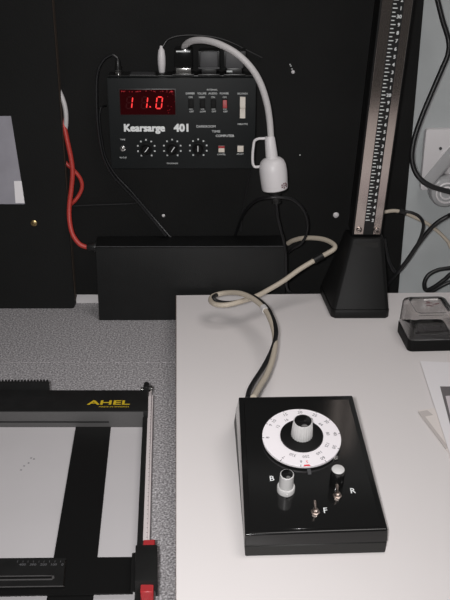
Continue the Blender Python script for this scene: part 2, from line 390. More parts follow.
# three pointer knobs with dotted scales
for p, ang in (((-0.1144, 1.262, 1.1719), 52), ((-0.0766, 1.262, 1.1722), 55), ((-0.0388, 1.262, 1.1726), 90)):
    kn = MB().lathe((p[0], FY - .0002, p[2]), OUT, [(.0088, 0), (.0088, .003), (.0070, .0035), (.0062, .0110), (.0050, .0120)], 24).build('rotary_knob', 'rocker_black', tm)
    ca, sa = math.cos(R(ang)), math.sin(R(ang))
    d, n = Vector((ca, 0, sa)), Vector((-sa, 0, ca)); o = Vector((p[0], FY - .0122, p[2]))
    pn = MB().prism([o - d * .0075 - n * .0020, o + d * .0080 - n * .0012, o + d * .0080 + n * .0012, o - d * .0075 + n * .0020], (0, -.0050, 0)).build('grip', 'rocker_black', kn)
    MB().prism([o + Vector((0, -.0051, 0)) + d * s + n * t for s, t in ((-.001, -.0005), (.0076, -.0005), (.0076, .0005), (-.001, .0005))], (0, -.0003, 0)).build('pointer_line', 'ink_white', kn)
    for k in range(9):
        t = R(90 + 36 * (k - 4)); q = (p[0] + .0128 * math.cos(t), p[2] + .0128 * math.sin(t))
        MB().box((q[0] - .0011, FY - .0003, q[1] - .0011), (q[0] + .0011, FY + .0002, q[1] + .0011)).build('scale_dot', 'ink_dim', tm)
p = (-0.1484, 1.262, 1.1722)
MB().lathe((p[0], FY - .0002, p[2]), OUT, [(.0045, 0), (.0045, .002), (.0026, .0025)], 6, smooth=False).build('toggle_nut', 'chrome', tm)
MB().lathe((p[0], FY - .002, p[2]), (0, -1, .10), [(.0016, 0), (.0026, .009), (.0022, .011), (.0004, .012)], 14).build('toggle_lever', 'chrome', tm)
# outlets and connector on the top of the case
for x in ((-0.0594, 1.285, 1.273)[0], (-0.0229, 1.285, 1.273)[0], (0.0136, 1.285, 1.273)[0]):
    MB().box((x - .0155, 1.2715, 1.2740), (x + .0155, 1.3005, 1.2765), .0008).build('outlet', 'black_satin', tm)
p = (-0.1524, 1.285, 1.2715)
cn = MB().lathe((p[0], 1.285, 1.2740), ZV, [(.0055, 0), (.0055, .004), (.0042, .0045)], 14).build('cord_socket', 'chrome', tm)
MB().box((-.10, 1.275, 1.2742), (-.135, 1.30, 1.2750)).build('cover_strip', 'grey_plastic', tm)
p = (-0.0903, 1.288, 1.2724)
MB().lathe((p[0], 1.288, 1.2740), ZV, [(.0085, 0), (.0085, .0016), (.006, .002)], 18).build('signal_jack', 'black_satin', tm)

# plugs on the top
def block_plug(name, px, top, label, cat, m, lip, wd, group=None):
    t = thing(name, (px, 1.285, 1.2766), label, cat, group)
    MB().box((px - wd / 2, 1.2705, 1.2845), (px + wd / 2, 1.3000, top), .0016, 2).build('housing', m, t)
    MB().box((px - wd / 2 + .002, 1.2725, 1.2766), (px + wd / 2 - .002, 1.2985, 1.2847), .0006).build('foot', lip, t)
    return t
lead = block_plug('trailing_lead', (-0.0587, 1.2705, 1.2755)[0], 1.3110, 'white trailing lead with a hanging bell socket and black plug on the timer', 'cable', 'black_gloss', 'chrome', .0255)
xx = (-0.0587, 1.2705, 1.2755)[0]
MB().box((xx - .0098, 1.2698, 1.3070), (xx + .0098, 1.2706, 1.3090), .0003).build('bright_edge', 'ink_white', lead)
MB().tube([(-0.0579, 1.284, 1.3079), (-0.0554, 1.278, 1.3156), (-0.0443, 1.262, 1.3237), (-0.0259, 1.245, 1.3263), (-0.0054, 1.232, 1.3223), (0.0162, 1.224, 1.3116), (0.0345, 1.22, 1.2951), (0.0477, 1.22, 1.2744), (0.0572, 1.222, 1.2475), (0.062, 1.225, 1.2219), (0.0646, 1.226, 1.1962)], .0046, 12).build('cord', 'cable_white', lead)
def bell(pt, pb, f): pass
t0, t1, t2, t3 = (0.0625, 1.226, 1.1998), (0.065, 1.225, 1.1764), (0.0673, 1.224, 1.168), (0.0718, 1.222, 1.1223)
ax = Vector(t0) - Vector(t3); ax.normalize()
L = (Vector(t0) - Vector(t3)).length
bd = MB().lathe(t3, ax, [(.0165, 0), (.0182, .0008), (.0188, .003), (.0196, .018), (.0198, .028), (.0190, .0360), (.0165, .0420), (.0125, .0455), (.0090, .0468), (.0085, .0470)], 28).build('socket_body', 'white_plastic', lead)
MB().lathe(Vector(t3) + ax * .0465, ax, [(.0086, 0), (.0083, .010), (.0072, L - .050), (.0058, L - .0475)], 20).build('socket_neck', 'white_plastic', lead)
h = [(0.0632, 1.226, 1.1962), (0.0534, 1.226, 1.1955), (0.0471, 1.2265, 1.195), (0.0416, 1.227, 1.1917), (0.04, 1.227, 1.1831), (0.0391, 1.2265, 1.1717), (0.0395, 1.226, 1.1602), (0.042, 1.226, 1.155), (0.047, 1.225, 1.1549), (0.054, 1.224, 1.1571)]
MB().tube(h, .0019, 8).build('handle_loop', 'white_plastic', lead)
mk = MB(); mc = Vector(t3) + ax * .0095
for i, (du, dv) in enumerate(((0, 0), (0, .003), (0, -.003), (.35, 0), (.35, .003), (-.35, .0015), (-.35, -.0015), (.62, .001), (.62, -.002))):
    t = R(42) + du * .5
    for q in (0, .0011):
        pc = mc + ax * (dv + q * .5) + Vector((math.sin(t), -math.cos(t), 0)) * .01935
        uu = Vector((math.cos(t), math.sin(t), 0))
        mk.prism([pc - uu * .0011 - ax * .0007, pc + uu * .0011 - ax * .0007, pc + uu * .0011 + ax * .0007, pc - uu * .0011 + ax * .0007], Vector((math.sin(t), -math.cos(t), 0)) * .0002)
mk.build('printed_mark', 'ink_maroon', bd, kind='stuff')
block_plug('transformer_plug', (-0.0226, 1.2705, 1.2755)[0], 1.3075, 'middle grey-faced plug block standing on the timer, clear of the white cord', 'plug', 'grey_plastic', 'black_satin', .0250)
xx = (-0.0226, 1.2705, 1.2755)[0]; tr = [o for o in C.objects if o.name == 'transformer_plug'][0]
MB().box((xx - .0150, 1.2690, 1.2838), (xx + .0150, 1.3010, 1.2862), .0006).build('flange', 'grey_plastic', tr)
MB().box((xx - .0150, 1.2740, 1.2864), (xx + .0150, 1.3040, 1.3080), .0008).build('shell', 'black_satin', tr)
block_plug('transformer_plug', (0.0134, 1.2705, 1.2755)[0], 1.3075, 'right grey-faced plug block on the timer, half hidden behind the white cord', 'plug', 'grey_plastic', 'black_satin', .0250)
xx = (0.0134, 1.2705, 1.2755)[0]; tr = [o for o in C.objects if o.name == 'transformer_plug.001'][0]
MB().box((xx - .0150, 1.2740, 1.2864), (xx + .0160, 1.3040, 1.3080), .0008).build('shell', 'black_satin', tr)
MB().box((xx - .0110, 1.2718, 1.2790), (xx - .0030, 1.2726, 1.2815), .0002).build('print_label', 'ink_dim', tr)

jp = thing('jack_plug', ((-0.0903, 1.288, 1.2724)[0], 1.288, 1.2762), 'pale jack plug with a thin black lead standing on the timer', 'plug')
jx = (-0.0903, 1.288, 1.2724)[0]
MB().lathe((jx, 1.288, 1.2762), ZV, [(.0040, 0), (.0046, .001), (.0056, .012), (.0056, .022), (.0044, .031), (.0026, .0335), (.002, .037)], 18).build('grip_sleeve', 'white_plastic', jp)
MB().tube([(jx, 1.288, 1.3125), (-0.0878, 1.288, 1.3121), (-0.0813, 1.29, 1.3208), (-0.0666, 1.295, 1.3253), (-0.0426, 1.3, 1.3258), (-0.0143, 1.304, 1.3223), (0.01, 1.306, 1.3144), (0.0331, 1.307, 1.3031), (0.0535, 1.308, 1.2931)], .0013, 7).build('lead', 'cable_black', jp)

# ---------------------------------------------------------------- cables on the wall
def cable(name, pts, r, m, label, extra=None, n=10):
    o = MB().tube(pts, r, n).build(name, m, None, loc=pts[0]); tag(o, label, 'cable'); return o
tl = thing('connector_lead', (-0.152, 1.285, 1.28), 'black lead arching off the connector at the top left of the timer', 'cable')
p = (-0.1524, 1.285, 1.2715)
MB().lathe((p[0], 1.285, 1.2788), ZV, [(.0050, 0), (.0050, .006), (.0038, .0065), (.0034, .014), (.0024, .016)], 14).build('connector', 'black_satin', tl)
MB().cyl((p[0], 1.285, 1.2790), (p[0], 1.285, 1.2800), .0053, n=14).build('ring', 'chrome', tl)
MB().tube([(p[0], 1.285, 1.294), (-0.1541, 1.286, 1.2972), (-0.1611, 1.287, 1.3005), (-0.1715, 1.288, 1.2948), (-0.1802, 1.289, 1.2821), (-0.1845, 1.29, 1.265), (-0.1864, 1.29, 1.2363), (-0.187, 1.29, 1.2071), (-0.1857, 1.291, 1.1801), (-0.1816, 1.292, 1.1511), (-0.1705, 1.294, 1.1244), (-0.1536, 1.296, 1.1026), (-0.1319, 1.297, 1.0768), (-0.1128, 1.297, 1.0518), (-0.0917, 1.293, 1.0253)], .0022, 8).build('cord', 'cable_black', tl)
cable('signal_cable', [(-0.1757, 1.3075, 1.2239), (-0.1791, 1.3, 1.2248), (-0.1829, 1.297, 1.2218), (-0.1849, 1.296, 1.2058), (-0.1836, 1.297, 1.1787), (-0.1788, 1.298, 1.148), (-0.1653, 1.3, 1.121), (-0.1452, 1.301, 1.0971), (-0.1278, 1.3015, 1.0746), (-0.11, 1.301, 1.052), (-0.0858, 1.297, 1.023)], .0016, 'cable_black', 'thin black cable running beside the connector lead left of the timer', n=8)
cable('thin_cable', [(-0.2372, 1.309, 1.0689), (-0.2092, 1.309, 1.0705), (-0.1781, 1.309, 1.0716), (-0.1502, 1.309, 1.0727), (-0.1315, 1.308, 1.0737), (-0.121, 1.308, 1.0643), (-0.1076, 1.308, 1.0471), (-0.0829, 1.3, 1.0194)], .0013, 'cable_black', 'thin black cable running level across the backboard above the power box', n=7)
cable('drop_cable', [(0.0409, 1.302, 1.1306), (0.0358, 1.304, 1.112), (0.0308, 1.305, 1.0831), (0.0264, 1.305, 1.0539), (0.025, 1.3, 1.0294)], .0012, 'cable_black', 'thin black cable dropping from the lower right corner of the timer', n=7)
pl = thing('inline_plug', (0.0718, 1.222, 1.1201), 'black plug and cord pushed up into the white bell socket', 'plug')
q = Vector(t3)
MB().lathe(q - ax * .0002, -ax, [(.0150, 0), (.0150, .0018), (.0080, .0026), (.0072, .012), (.0062, .0160), (.0066, .0165), (.0066, .0200), (.0045, .0206)], 18).build('plug_body', 'black_satin', pl)
e = q - ax * .0200
MB().tube([tuple(e), (0.0764, 1.223, 1.0819), (0.0815, 1.226, 1.0608), (0.0878, 1.23, 1.0374), (0.0914, 1.233, 1.0123), (0.0924, 1.236, 0.9835), (0.0948, 1.24, 0.9603), (0.1034, 1.248, 0.948), (0.1171, 1.262, 0.9405), (0.1323, 1.275, 0.9399)], .0021, 8).build('cord', 'cable_black', pl)
cable('looped_cable', [(0.0157, 1.308, 1.0198), (0.0223, 1.29, 1.0477), (0.0314, 1.262, 1.0781), (0.0451, 1.232, 1.1026), (0.0614, 1.21, 1.1142), (0.0798, 1.208, 1.115), (0.0973, 1.212, 1.1101), (0.1119, 1.218, 1.095), (0.1202, 1.224, 1.0739), (0.1204, 1.23, 1.0516), (0.1133, 1.236, 1.0344), (0.101, 1.246, 1.0218), (0.0956, 1.262, 1.0091)], .0021, 'cable_black', 'black cable making a ring around the plug under the white socket', n=8)

# left red and white cables
cable('red_cable', [(-0.2441, 1.3105, 1.2055), (-0.2393, 1.3055, 1.1931), (-0.2355, 1.302, 1.1714), (-0.2317, 1.3, 1.1474), (-0.2305, 1.298, 1.1263), (-0.2336, 1.296, 1.1018), (-0.238, 1.292, 1.0761), (-0.2385, 1.286, 1.054), (-0.234, 1.278, 1.0341), (-0.2242, 1.273, 1.0204), (-0.2144, 1.272, 1.0154), (-.2095, 1.272, gp[2] + .0006)], .0037, 'cable_red', 'thick red cable curving from the side board into the power box')
cable('red_loop', [(-0.2487, 1.3105, 1.1446), (-0.2399, 1.3085, 1.1358), (-0.2292, 1.308, 1.125), (-0.2209, 1.308, 1.1124), (-0.2195, 1.308, 1.0997), (-0.2248, 1.307, 1.0872), (-0.2338, 1.3055, 1.0765), (-0.247, 1.3105, 1.0651)], .0031, 'cable_red', 'short loop of red cable bulging behind the thick red cable')
cable('white_cable', [(-0.2488, 1.3105, 1.2584), (-0.2417, 1.3085, 1.2413), (-0.2369, 1.306, 1.2272), (-0.2353, 1.305, 1.2112), (-0.2375, 1.3065, 1.1929), (-0.243, 1.309, 1.1772), (-0.2502, 1.3105, 1.1646)], .0036, 'cable_white', 'white cable bowing out from behind the left board above the red ones')

# ---------------------------------------------------------------- enlarger: baseboard, foot, column
en = thing('enlarger_stand', (.05, 1.0, .9), 'photo enlarger stand with white baseboard and leaning black scaled column', 'enlarger')
BL, BR, FLc, FRc = (-.0748, 1.236, 0), (.46, 1.2500, 0), (-.0412, .572, 0), (.46, .572, 0)
def at_z(p, z): return (p[0], p[1], z)
MB().hexa([at_z(p, .922) for p in (FLc, FRc, BR, BL)], [at_z(p, .950) for p in (FLc, FRc, BR, BL)], .0006, 1).build('baseboard', 'melamine', en)
MB().hexa([at_z(p, .9222) for p in ((-.0753, 1.236, 0), (-.0417, .572, 0), (-.0412, .572, 0), (-.0746, 1.236, 0))][::-1], [at_z(p, .9496) for p in ((-.0753, 1.236, 0), (-.0417, .572, 0), (-.0412, .572, 0), (-.0746, 1.236, 0))][::-1]).build('shadow_strip', 'shadow_dark', en, label='dark strip painting the shadow line along the left side')  # dark strip painted in for the shadow line beside the board
for p in ((-.045, 1.19), (.42, 1.20), (-.01, .62), (.42, .62)):
    MB().lathe((p[0], p[1], .9002), ZV, [(.016, 0), (.019, .003), (.019, .0218)], 20).build('foot', 'black_satin', en)
# socket that holds the column
sb = [(.1532, 1.1595, .9502), (.1590, 1.1530, .9502), (.2325, 1.1535, .9502), (.2372, 1.1590, .9502), (.2325, 1.2480, .9502), (.1460, 1.2440, .9502)]
s1 = [(p[0], p[1], .9630) for p in sb]
st = [(.1795, 1.1905, 1.060), (.1840, 1.1865, 1.060), (.2220, 1.1885, 1.060), (.2275, 1.1925, 1.060), (.2275, 1.2290, 1.060), (.1765, 1.2260, 1.060)]
MB().hexa(sb, s1, .0008, 1).build('column_base', 'socket', en)
s1b = [(p[0] + (.195 - p[0]) * .012, p[1] + (1.2 - p[1]) * .012, .9631) for p in s1]
MB().hexa(s1b, st, .0010, 1).build('column_socket', 'socket', en)
# column
c0, cu = Vector((.2035, 1.1972, 1.0560)), Vector((.0093, -.0320, .27)).normalized()
cx = Vector((.999, .044, 0)); cx = (cx - cu * cx.dot(cu)).normalized(); cn = cx.cross(cu)      # cn points at the viewer
if cn.y > 0: cn = -cn
def col(u, v, h): return tuple(c0 + cx * u + cn * v + cu * h)
CH = .62
MB().hexa([col(-.0215, -.034, .005), col(.0215, -.034, .005), col(.0215, 0, .005), col(-.0215, 0, .005)][::-1],
          [col(-.0215, -.034, CH), col(.0215, -.034, CH), col(.0215, 0, CH), col(-.0215, 0, CH)][::-1], .0015, 2).build('column', 'column', en)
rail = MB().hexa([col(-.0193, 0, .008), col(.0193, 0, .008), col(.0193, .0018, .008), col(-.0193, .0018, .008)][::-1],
          [col(-.0193, 0, CH - .01), col(.0193, 0, CH - .01), col(.0193, .0018, CH - .01), col(-.0193, .0018, CH - .01)][::-1], .0004, 1).build('steel_face', 'steel', en)
MB().hexa([col(-.0060, .0017, .0082), col(.0085, .0017, .0082), col(.0085, .0022, .0082), col(-.0060, .0022, .0082)][::-1],
          [col(-.0060, .0017, CH - .012), col(.0085, .0017, CH - .012), col(.0085, .0022, CH - .012), col(-.0060, .0022, CH - .012)][::-1]).build('scale_strip', 'scale_black', rail)
ticks, nums = MB(), MB()
P10, P1 = Vector((0.2009, 1.1845, 1.1675)), None
h10 = (P10 - c0).dot(cu)
for i in range(2, 44):
    h = h10 + (i - 10) * .01012
    for dh, ln in ((0, .0062), (.00506, .0042)):
        if h + dh > CH - .015: continue
        a, b = -.0052, -.0052 + ln
        if dh == 0 and i % 10 == 0: b -= .001
        ticks.hexa([col(a, .0021, h + dh - .0006), col(b, .0021, h + dh - .0006), col(b, .0021, h + dh + .0006), col(a, .0021, h + dh + .0006)],
                   [col(a, .0025, h + dh - .0006), col(b, .0025, h + dh - .0006), col(b, .0025, h + dh + .0006), col(a, .0025, h + dh + .0006)])
    if h < CH - .015:
        s = str(i) if i % 10 == 0 else str(i % 10)
        nums.text(s, col(.0052 if len(s) == 1 else .0044, .0023, h), cx, cu, .0045, None, 'C', .05, .0003)
ticks.build('scale_tick', 'ink_white', rail, kind='stuff'); nums.build('scale_number', 'ink_white', rail, kind='stuff', flat=True)
for u in (-.0125, .0125):
    b = Vector(col(u, .0018, .0155))
    sc = MB().lathe(b, cn, [(.0042, 0), (.0042, .0012), (.0032, .0026), (.0002, .0030)], 18).build('screw', 'steel', en)
    MB().prism([b + cn * .0030 + cx * s + cu * t for s, t in ((-.0028, -.0005), (.0028, -.0005), (.0028, .0005), (-.0028, .0005))], cn * .0003).build('slot', 'scale_black', sc)
lipc = [(0.1863, 1.184, 1.0555), (0.2191, 1.184, 1.0555), (0.2194, 1.184, 1.0478), (0.1863, 1.184, 1.0478)]
MB().prism([lipc[3], lipc[2], lipc[1], lipc[0]], (0, .004, -.001)).build('clamp_lip', 'black_side', en)

# ---------------------------------------------------------------- cables of the control box and on the right
bg = thing('cable_pair', (0.0315, 0.832, 1.01), 'beige and black cable pair looping from the dial box toward the enlarger', 'cable')
path = [(0.0977, 1.285, 1.0162), (0.1045, 1.276, 1.024), (0.1169, 1.262, 1.033), (0.1334, 1.246, 1.0394), (0.1481, 1.23, 1.0426), (0.1587, 1.212, 1.0423), (0.1593, 1.203, 1.039), (0.1496, 1.198, 1.034), (0.1345, 1.19, 1.0289), (0.1081, 1.18, 1.0162), (0.0845, 1.165, 1.0046), (0.0611, 1.15, 0.9963), (0.0429, 1.135, 0.9929), (0.0236, 1.12, 0.9925), (0.0028, 1.11, 0.9915), (-0.0125, 1.115, 0.9897), (-0.0199, 1.13, 0.9882), (-0.017, 1.145, 0.9889), (0, 1.145, 0.9939), (0.0209, 1.125, 1.0023), (0.0382, 1.1, 1.0051), (0.052, 1.07, 1.0044), (0.0597, 1.035, 1.0028), (0.0629, 0.995, 0.9996), (0.0587, 0.95, 0.9972), (0.049, 0.905, 0.9966), (0.0396, 0.872, 0.9995), (0.0312, 0.838, 1.0045)]
MB().tube(path, .0036, 12).build('cord', 'cable_beige', bg)
def sleeve(a, b, r, nm, m, par, lb): 
    d = (Vector(b) - Vector(a)); MB().lathe(a, d, [(r, 0), (r, d.length)], 14).build(nm, m, par, label=lb)
sleeve((0.1413, 1.194, 1.031), (0.1279, 1.1875, 1.0258), .0052, 'tape_band', 'tape', bg, 'black tape band')
sleeve((0.051, 1.0722, 1.0052), (0.0536, 1.0635, 1.0044), .0047, 'tie', 'cable_white', bg, 'pale tie around the cable')
MB().tube([(0.1264, 1.193, 1.0216), (0.1061, 1.188, 1.009), (0.0852, 1.1745, 0.9998), (0.0616, 1.16, 0.9912), (0.044, 1.146, 0.9872), (0.0253, 1.132, 0.9878), (0.0056, 1.126, 0.987), (-0.0105, 1.131, 0.9872), (-0.0162, 1.137, 0.9913), (-0.0043, 1.15, 0.9907), (0.0211, 1.137, 0.998), (0.0393, 1.112, 1.0028), (0.0549, 1.076, 1.0046), (0.0629, 1.035, 1.0042), (0.0643, 0.998, 1.0024), (0.0577, 0.964, 0.9974), (0.0458, 0.925, 0.995), (0.0339, 0.888, 0.9969), (0.0275, 0.862, 1), (0.0247, 0.84, 1.0027)], .0030, 10).build('black_cord', 'cable_black', bg, label='black cord twisted along the beige one')
cable('hanging_cable', [(0.2839, 1.27, 1.3946), (0.29, 1.268, 1.3767), (0.2988, 1.265, 1.3508), (0.309, 1.262, 1.3246), (0.3093, 1.258, 1.3064), (0.3018, 1.255, 1.2851), (0.2908, 1.252, 1.2553), (0.2789, 1.248, 1.2224), (0.2702, 1.244, 1.1918), (0.2678, 1.24, 1.1666), (0.2726, 1.236, 1.1471), (0.2831, 1.232, 1.1334), (0.2987, 1.23, 1.1243), (0.3151, 1.23, 1.1191), (0.3374, 1.23, 1.1131)], .0038, 'cable_black', 'thick black cable hanging in a curve over the grey wall at right')
cable('sagging_cable', [(.70, 1.30, 1.25), (.45, 1.275, 1.150), (0.347, 1.255, 1.0804), (0.3353, 1.258, 1.0708), (0.3203, 1.26, 1.0598), (0.3079, 1.262, 1.0447), (0.2931, 1.264, 1.0197), (0.279, 1.266, 0.9926), (0.2654, 1.268, 0.9743), (0.2546, 1.27, 0.9877), (0.2481, 1.272, 1.0068), (0.2418, 1.268, 1.0313)], .0033, 'cable_black', 'black cable sagging from right edge down behind the enlarger column')
bc = thing('beige_lead', (0.2381, 1.268, 1.0713), 'beige lead with a tape band passing from the column over the grey wall', 'cable')
MB().tube([(0.231, 1.262, 1.0726), (0.2417, 1.264, 1.0746), (0.2555, 1.266, 1.0755), (0.2693, 1.266, 1.0723), (0.2851, 1.267, 1.0653), (0.3044, 1.268, 1.0554), (0.3241, 1.269, 1.0414), (0.3396, 1.27, 1.0264), (0.3619, 1.27, 1.0043), (.45, 1.258, .985), (.66, 1.255, .958)], .0028, 10).build('cord', 'cable_beige', bc)
sleeve((0.2615, 1.266, 1.0755), (0.2724, 1.266, 1.0714), .0040, 'tape_band', 'tape', bc, 'black tape band')
cable('thin_black_lead', [(0.2687, 1.257, 1.0774), (0.2791, 1.256, 1.0757), (0.2898, 1.255, 1.0702), (0.2968, 1.254, 1.0603), (0.2965, 1.254, 1.0444), (0.2907, 1.254, 1.0252), (0.2818, 1.255, 1.0069), (0.2701, 1.257, 0.9872), (0.2602, 1.262, 0.9676), (0.2516, 1.268, 0.9515)], .0024, 'cable_black', 'thin black lead leaving the tape band and dropping beside the column', n=8)
cable('coiled_cable', [(.66, 1.308, .96), (.46, 1.302, .975), (0.3736, 1.292, 0.9754), (0.3547, 1.291, 0.9724), (0.3359, 1.29, 0.9695), (0.3212, 1.288, 0.9617), (0.3154, 1.286, 0.9489), (0.3187, 1.284, 0.9376), (0.3299, 1.28, 0.9446), (0.3439, 1.278, 0.9574), (0.3671, 1.278, 0.9744), (.46, 1.288, .995), (.66, 1.305, 1.03)], .0034, 'cable_black', 'coil of black cable lying behind the clear lidded box')
cable('low_cable', [(0.314, 1.274, 0.9317), (0.3264, 1.27, 0.9421), (0.339, 1.268, 0.9523), (0.3509, 1.268, 0.9583), (0.3689, 1.268, 0.965), (.46, 1.272, .952), (.64, 1.285, .93)], .0030, 'cable_black', 'lower black cable under the coil at the right edge')

# ---------------------------------------------------------------- wall socket and its plug
so = thing('wall_socket', (.345, 1.318, 1.14), 'white square wall socket plate on the grey wall at right', 'socket')
MB().rbox((-.043, -.052, 0), (.047, .043, .013), .004, F=lambda p: (.3443 + p[0], 1.3248 - p[2], 1.1450 + p[1]), bevel=.0015).build('plate', 'white_plastic', so)
rg = MB(); sc = Vector((.3475, 1.3115, 1.1400))
rg.lathe(sc, OUT, [(.0215, -.001), (.0215, .0015), (.0185, .0020), (.0180, -.0008)], 32)
rg.build('socket_rim', 'white_plastic', so)
p = (0.3256, 1.3115, 1.159)
MB().lathe((p[0], 1.3117, p[2]), OUT, [(.0024, 0), (.0022, .0008), (.0004, .001)], 12).build('screw', 'grey_plastic', so)
p = (0.3418, 1.3115, 1.1342)
MB().cyl((p[0], 1.3117, p[2]), (p[0], 1.3095, p[2]), .0020, n=10).build('earth_clip', mat('green_earth_clip', (.02, .22, .14), .4), so, label='small green contact')
pg = thing('clear_plug', (.335, 1.29, 1.10), 'translucent grey plug with a slanted grip in the wall socket', 'plug')
pc = Vector((0.3352, 1.296, 1.0971))
MB().lathe(pc + Vector((0, .013, 0)), OUT, [(.0225, 0), (.0245, .003), (.0245, .016), (.0215, .021), (.0150, .0235)], 32).build('plug_disc', 'plug_clear', pg)
for r in (.0165, .0105):
    MB().lathe(pc + Vector((0, -.0095, 0)), OUT, [(r, 0), (r, .0022), (r - .002, .003), (r - .0024, 0)], 28).build('raised_ring', 'white_plastic', pg)
MB().hexa([(0.2977, 1.3, 1.1077), (0.3133, 1.3, 1.0966), (0.3504, 1.3, 1.149), (0.3367, 1.3, 1.165)], [(0.2947, 1.286, 1.115), (0.3088, 1.286, 1.1049), (0.3463, 1.286, 1.1558), (0.3324, 1.286, 1.1671)], .002, 2).build('grip_bar', 'plug_clear', pg)

# ---------------------------------------------------------------- clear lidded slide box
sx = rotz(.2752, 1.0840, 3)
sl = thing('slide_box', (.2752, 1.0840, .95), 'small square black box with clear plastic lid right of the enlarger', 'box')
MB().rbox((-.0325, -.0335, .9502), (.0325, .0335, .9665), .007, F=sx, bevel=.0012).build('tray', 'rocker_black', sl)
MB().rbox((-.0280, -.0290, .9665), (.0280, .0290, .9672), .006, F=sx).build('tray_floor', 'rocker_black', sl)
lid = MB()
def ring(x, y, r, z): 
    out = []
    for cx_, cy_, a0 in ((x - r, y - r, 0), (-x + r, y - r, 90), (-x + r, -y + r, 180), (x - r, -y + r, 270)):
        for i in range(5): t = R(a0 + 22.5 * i); out.append(sx((cx_ + r * math.cos(t), cy_ + r * math.sin(t), z)))
    return out
def shell(loops):
    m = MB(); vv = [[m.bm.verts.new(p) for p in l] for l in loops]; n = len(loops[0])
    for k in range(len(vv) - 1):
        for i in range(n):
            j = (i + 1) % n; m.bm.faces.new((vv[k][i], vv[k][j], vv[k + 1][j], vv[k + 1][i]))
    m.bm.faces.new(vv[-1]); m.rim = vv[0]; return m
prof = [(.0317, .0327, .007, .9667), (.0300, .0308, .008, .9985), (.0288, .0296, .008, 1.0020), (.0265, .0272, .007, 1.0035), (.0232, .0240, .006, 1.0035), (.0225, .0232, .006, 1.0015)]
inner = [(a - .0014, b - .0014, r, z - .0012) for a, b, r, z in prof[1:]][::-1] + [(.0302, .0312, .007, .9668)]
m = shell([ring(*p) for p in prof]); 
m2 = [ring(*p) for p in inner]
vv = [[m.bm.verts.new(p) for p in l] for l in m2]
m.bm.faces.new(vv[0][::-1])
for k in range(len(vv) - 1):
    for i in range(20):
        j = (i + 1) % 20; m.bm.faces.new((vv[k][i], vv[k][j], vv[k + 1][j], vv[k + 1][i]))
for i in range(20):
    j = (i + 1) % 20; m.bm.faces.new((vv[-1][i], vv[-1][j], m.rim[j], m.rim[i]))
m.build('lid', 'glass_lid', sl, label='clear smoky plastic lid')
mk = MB(); rr = random.Random(8)
for i in range(9):
    x, y = -.004 + rr.random() * .016, -.004 + rr.random() * .018
    p = [sx((x + a, y + b, 1.0017)) for a, b in ((0, 0), (.005 + rr.random() * .003, -.001 + rr.random() * .003), (.0055, .0016), (.0002, .0012))]
    mk.prism(p, (0, 0, .0002))
mk.build('printed_mark', 'ink_maroon', sl, kind='stuff')
for k, (dx, dy, a) in enumerate(((-.004, .004, 4), (.006, -.006, -7))):
    F2 = rotz(.2752 + dx, 1.0840 + dy, 3 + a)
    MB().box((-.0185, -.0185, .9674 + k * .0023), (.0185, .0185, .9695 + k * .0023), .0004, F=F2).build('slide_mount', 'black_side', sl)
    MB().box((-.0120, -.0090, .9696 + k * .0023), (.0120, .0090, .9698 + k * .0023), F=F2).build('slide_film', 'black_gloss', sl)

# ---------------------------------------------------------------- papers
def sheet(name, label, pts, m, zfun, th=.0004, cat='paper', group=None, nn=10):
    """quad sheet (corners counter-clockwise) with a gentle curl given by zfun(u, v)"""
    bm = MB(); A, B, Cc, D = [Vector(p) for p in pts]; g = []
    for k in (0, 1):
        rows = []
        for i in range(nn + 1):
            u = i / nn; row = []
            for j in range(nn + 1):
                v = j / nn; p = (A * (1 - u) + B * u) * (1 - v) + (D * (1 - u) + Cc * u) * v
                row.append(bm.bm.verts.new((p.x, p.y, p.z + zfun(u, v) + k * th)))
            rows.append(row)
        g.append(rows)
    for i in range(nn):
        for j in range(nn):
            q = [g[1][i][j], g[1][i + 1][j], g[1][i + 1][j + 1], g[1][i][j + 1]]; bm.bm.faces.new(q).smooth = True
            q = [g[0][i][j], g[0][i][j + 1], g[0][i + 1][j + 1], g[0][i + 1][j]]; bm.bm.faces.new(q).smooth = True
    for i in range(nn):
        for e in (0, nn):
            bm.bm.faces.new((g[0][i][e], g[0][i + 1][e], g[1][i + 1][e], g[1][i][e])); bm.bm.faces.new((g[0][e][i], g[0][e][i + 1], g[1][e][i + 1], g[1][e][i]))
    return bm
us = sheet('u', '', [(.2460, .80, .9504), (.36, .84, .9504), (.33, .93, .9504), (0.2281, 0.8984, 0.9504)], 'paper_warm', lambda u, v: .0006 * max(0, (1 - u * 3.2)) ** 2 * max(0, v - .25) ** 1.2)
fold = [Vector((0.2271, 0.8941, 0.953)), Vector((.2460, .80, .9530)), Vector((.33, .93, .9530))]
ob = us.build('under_sheet', 'paper_warm', None, loc=(.29, .86, .9504)); tag(ob, 'cream paper sheet with curled corner under the white sheet', 'paper')
dA, dB = (fold[1] - fold[0]).normalized(), (fold[2] - fold[0]).normalized()
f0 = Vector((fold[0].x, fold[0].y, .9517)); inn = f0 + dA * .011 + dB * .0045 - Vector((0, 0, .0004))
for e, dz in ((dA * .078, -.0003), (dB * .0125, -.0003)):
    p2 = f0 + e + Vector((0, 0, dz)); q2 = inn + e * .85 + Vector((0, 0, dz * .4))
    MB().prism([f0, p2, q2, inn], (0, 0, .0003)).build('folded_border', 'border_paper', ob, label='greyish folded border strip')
ws = sheet('w', '', [(0.2436, 0.793, 0.9512), (.40, .800, .9512), (.40, 1.006, .9512), (0.2546, 1.0187, 0.9512)], 'paper', lambda u, v: .0003 * max(0, 1 - u * 2.2) ** 2 + .0008)
wp = thing('print_sheet', (.32, .91, .9512), 'white paper sheet with printed photograph at the right edge', 'paper')
ws.build('sheet', 'paper', wp)
zz = lambda p, z=.9526: (p[0], p[1], z)
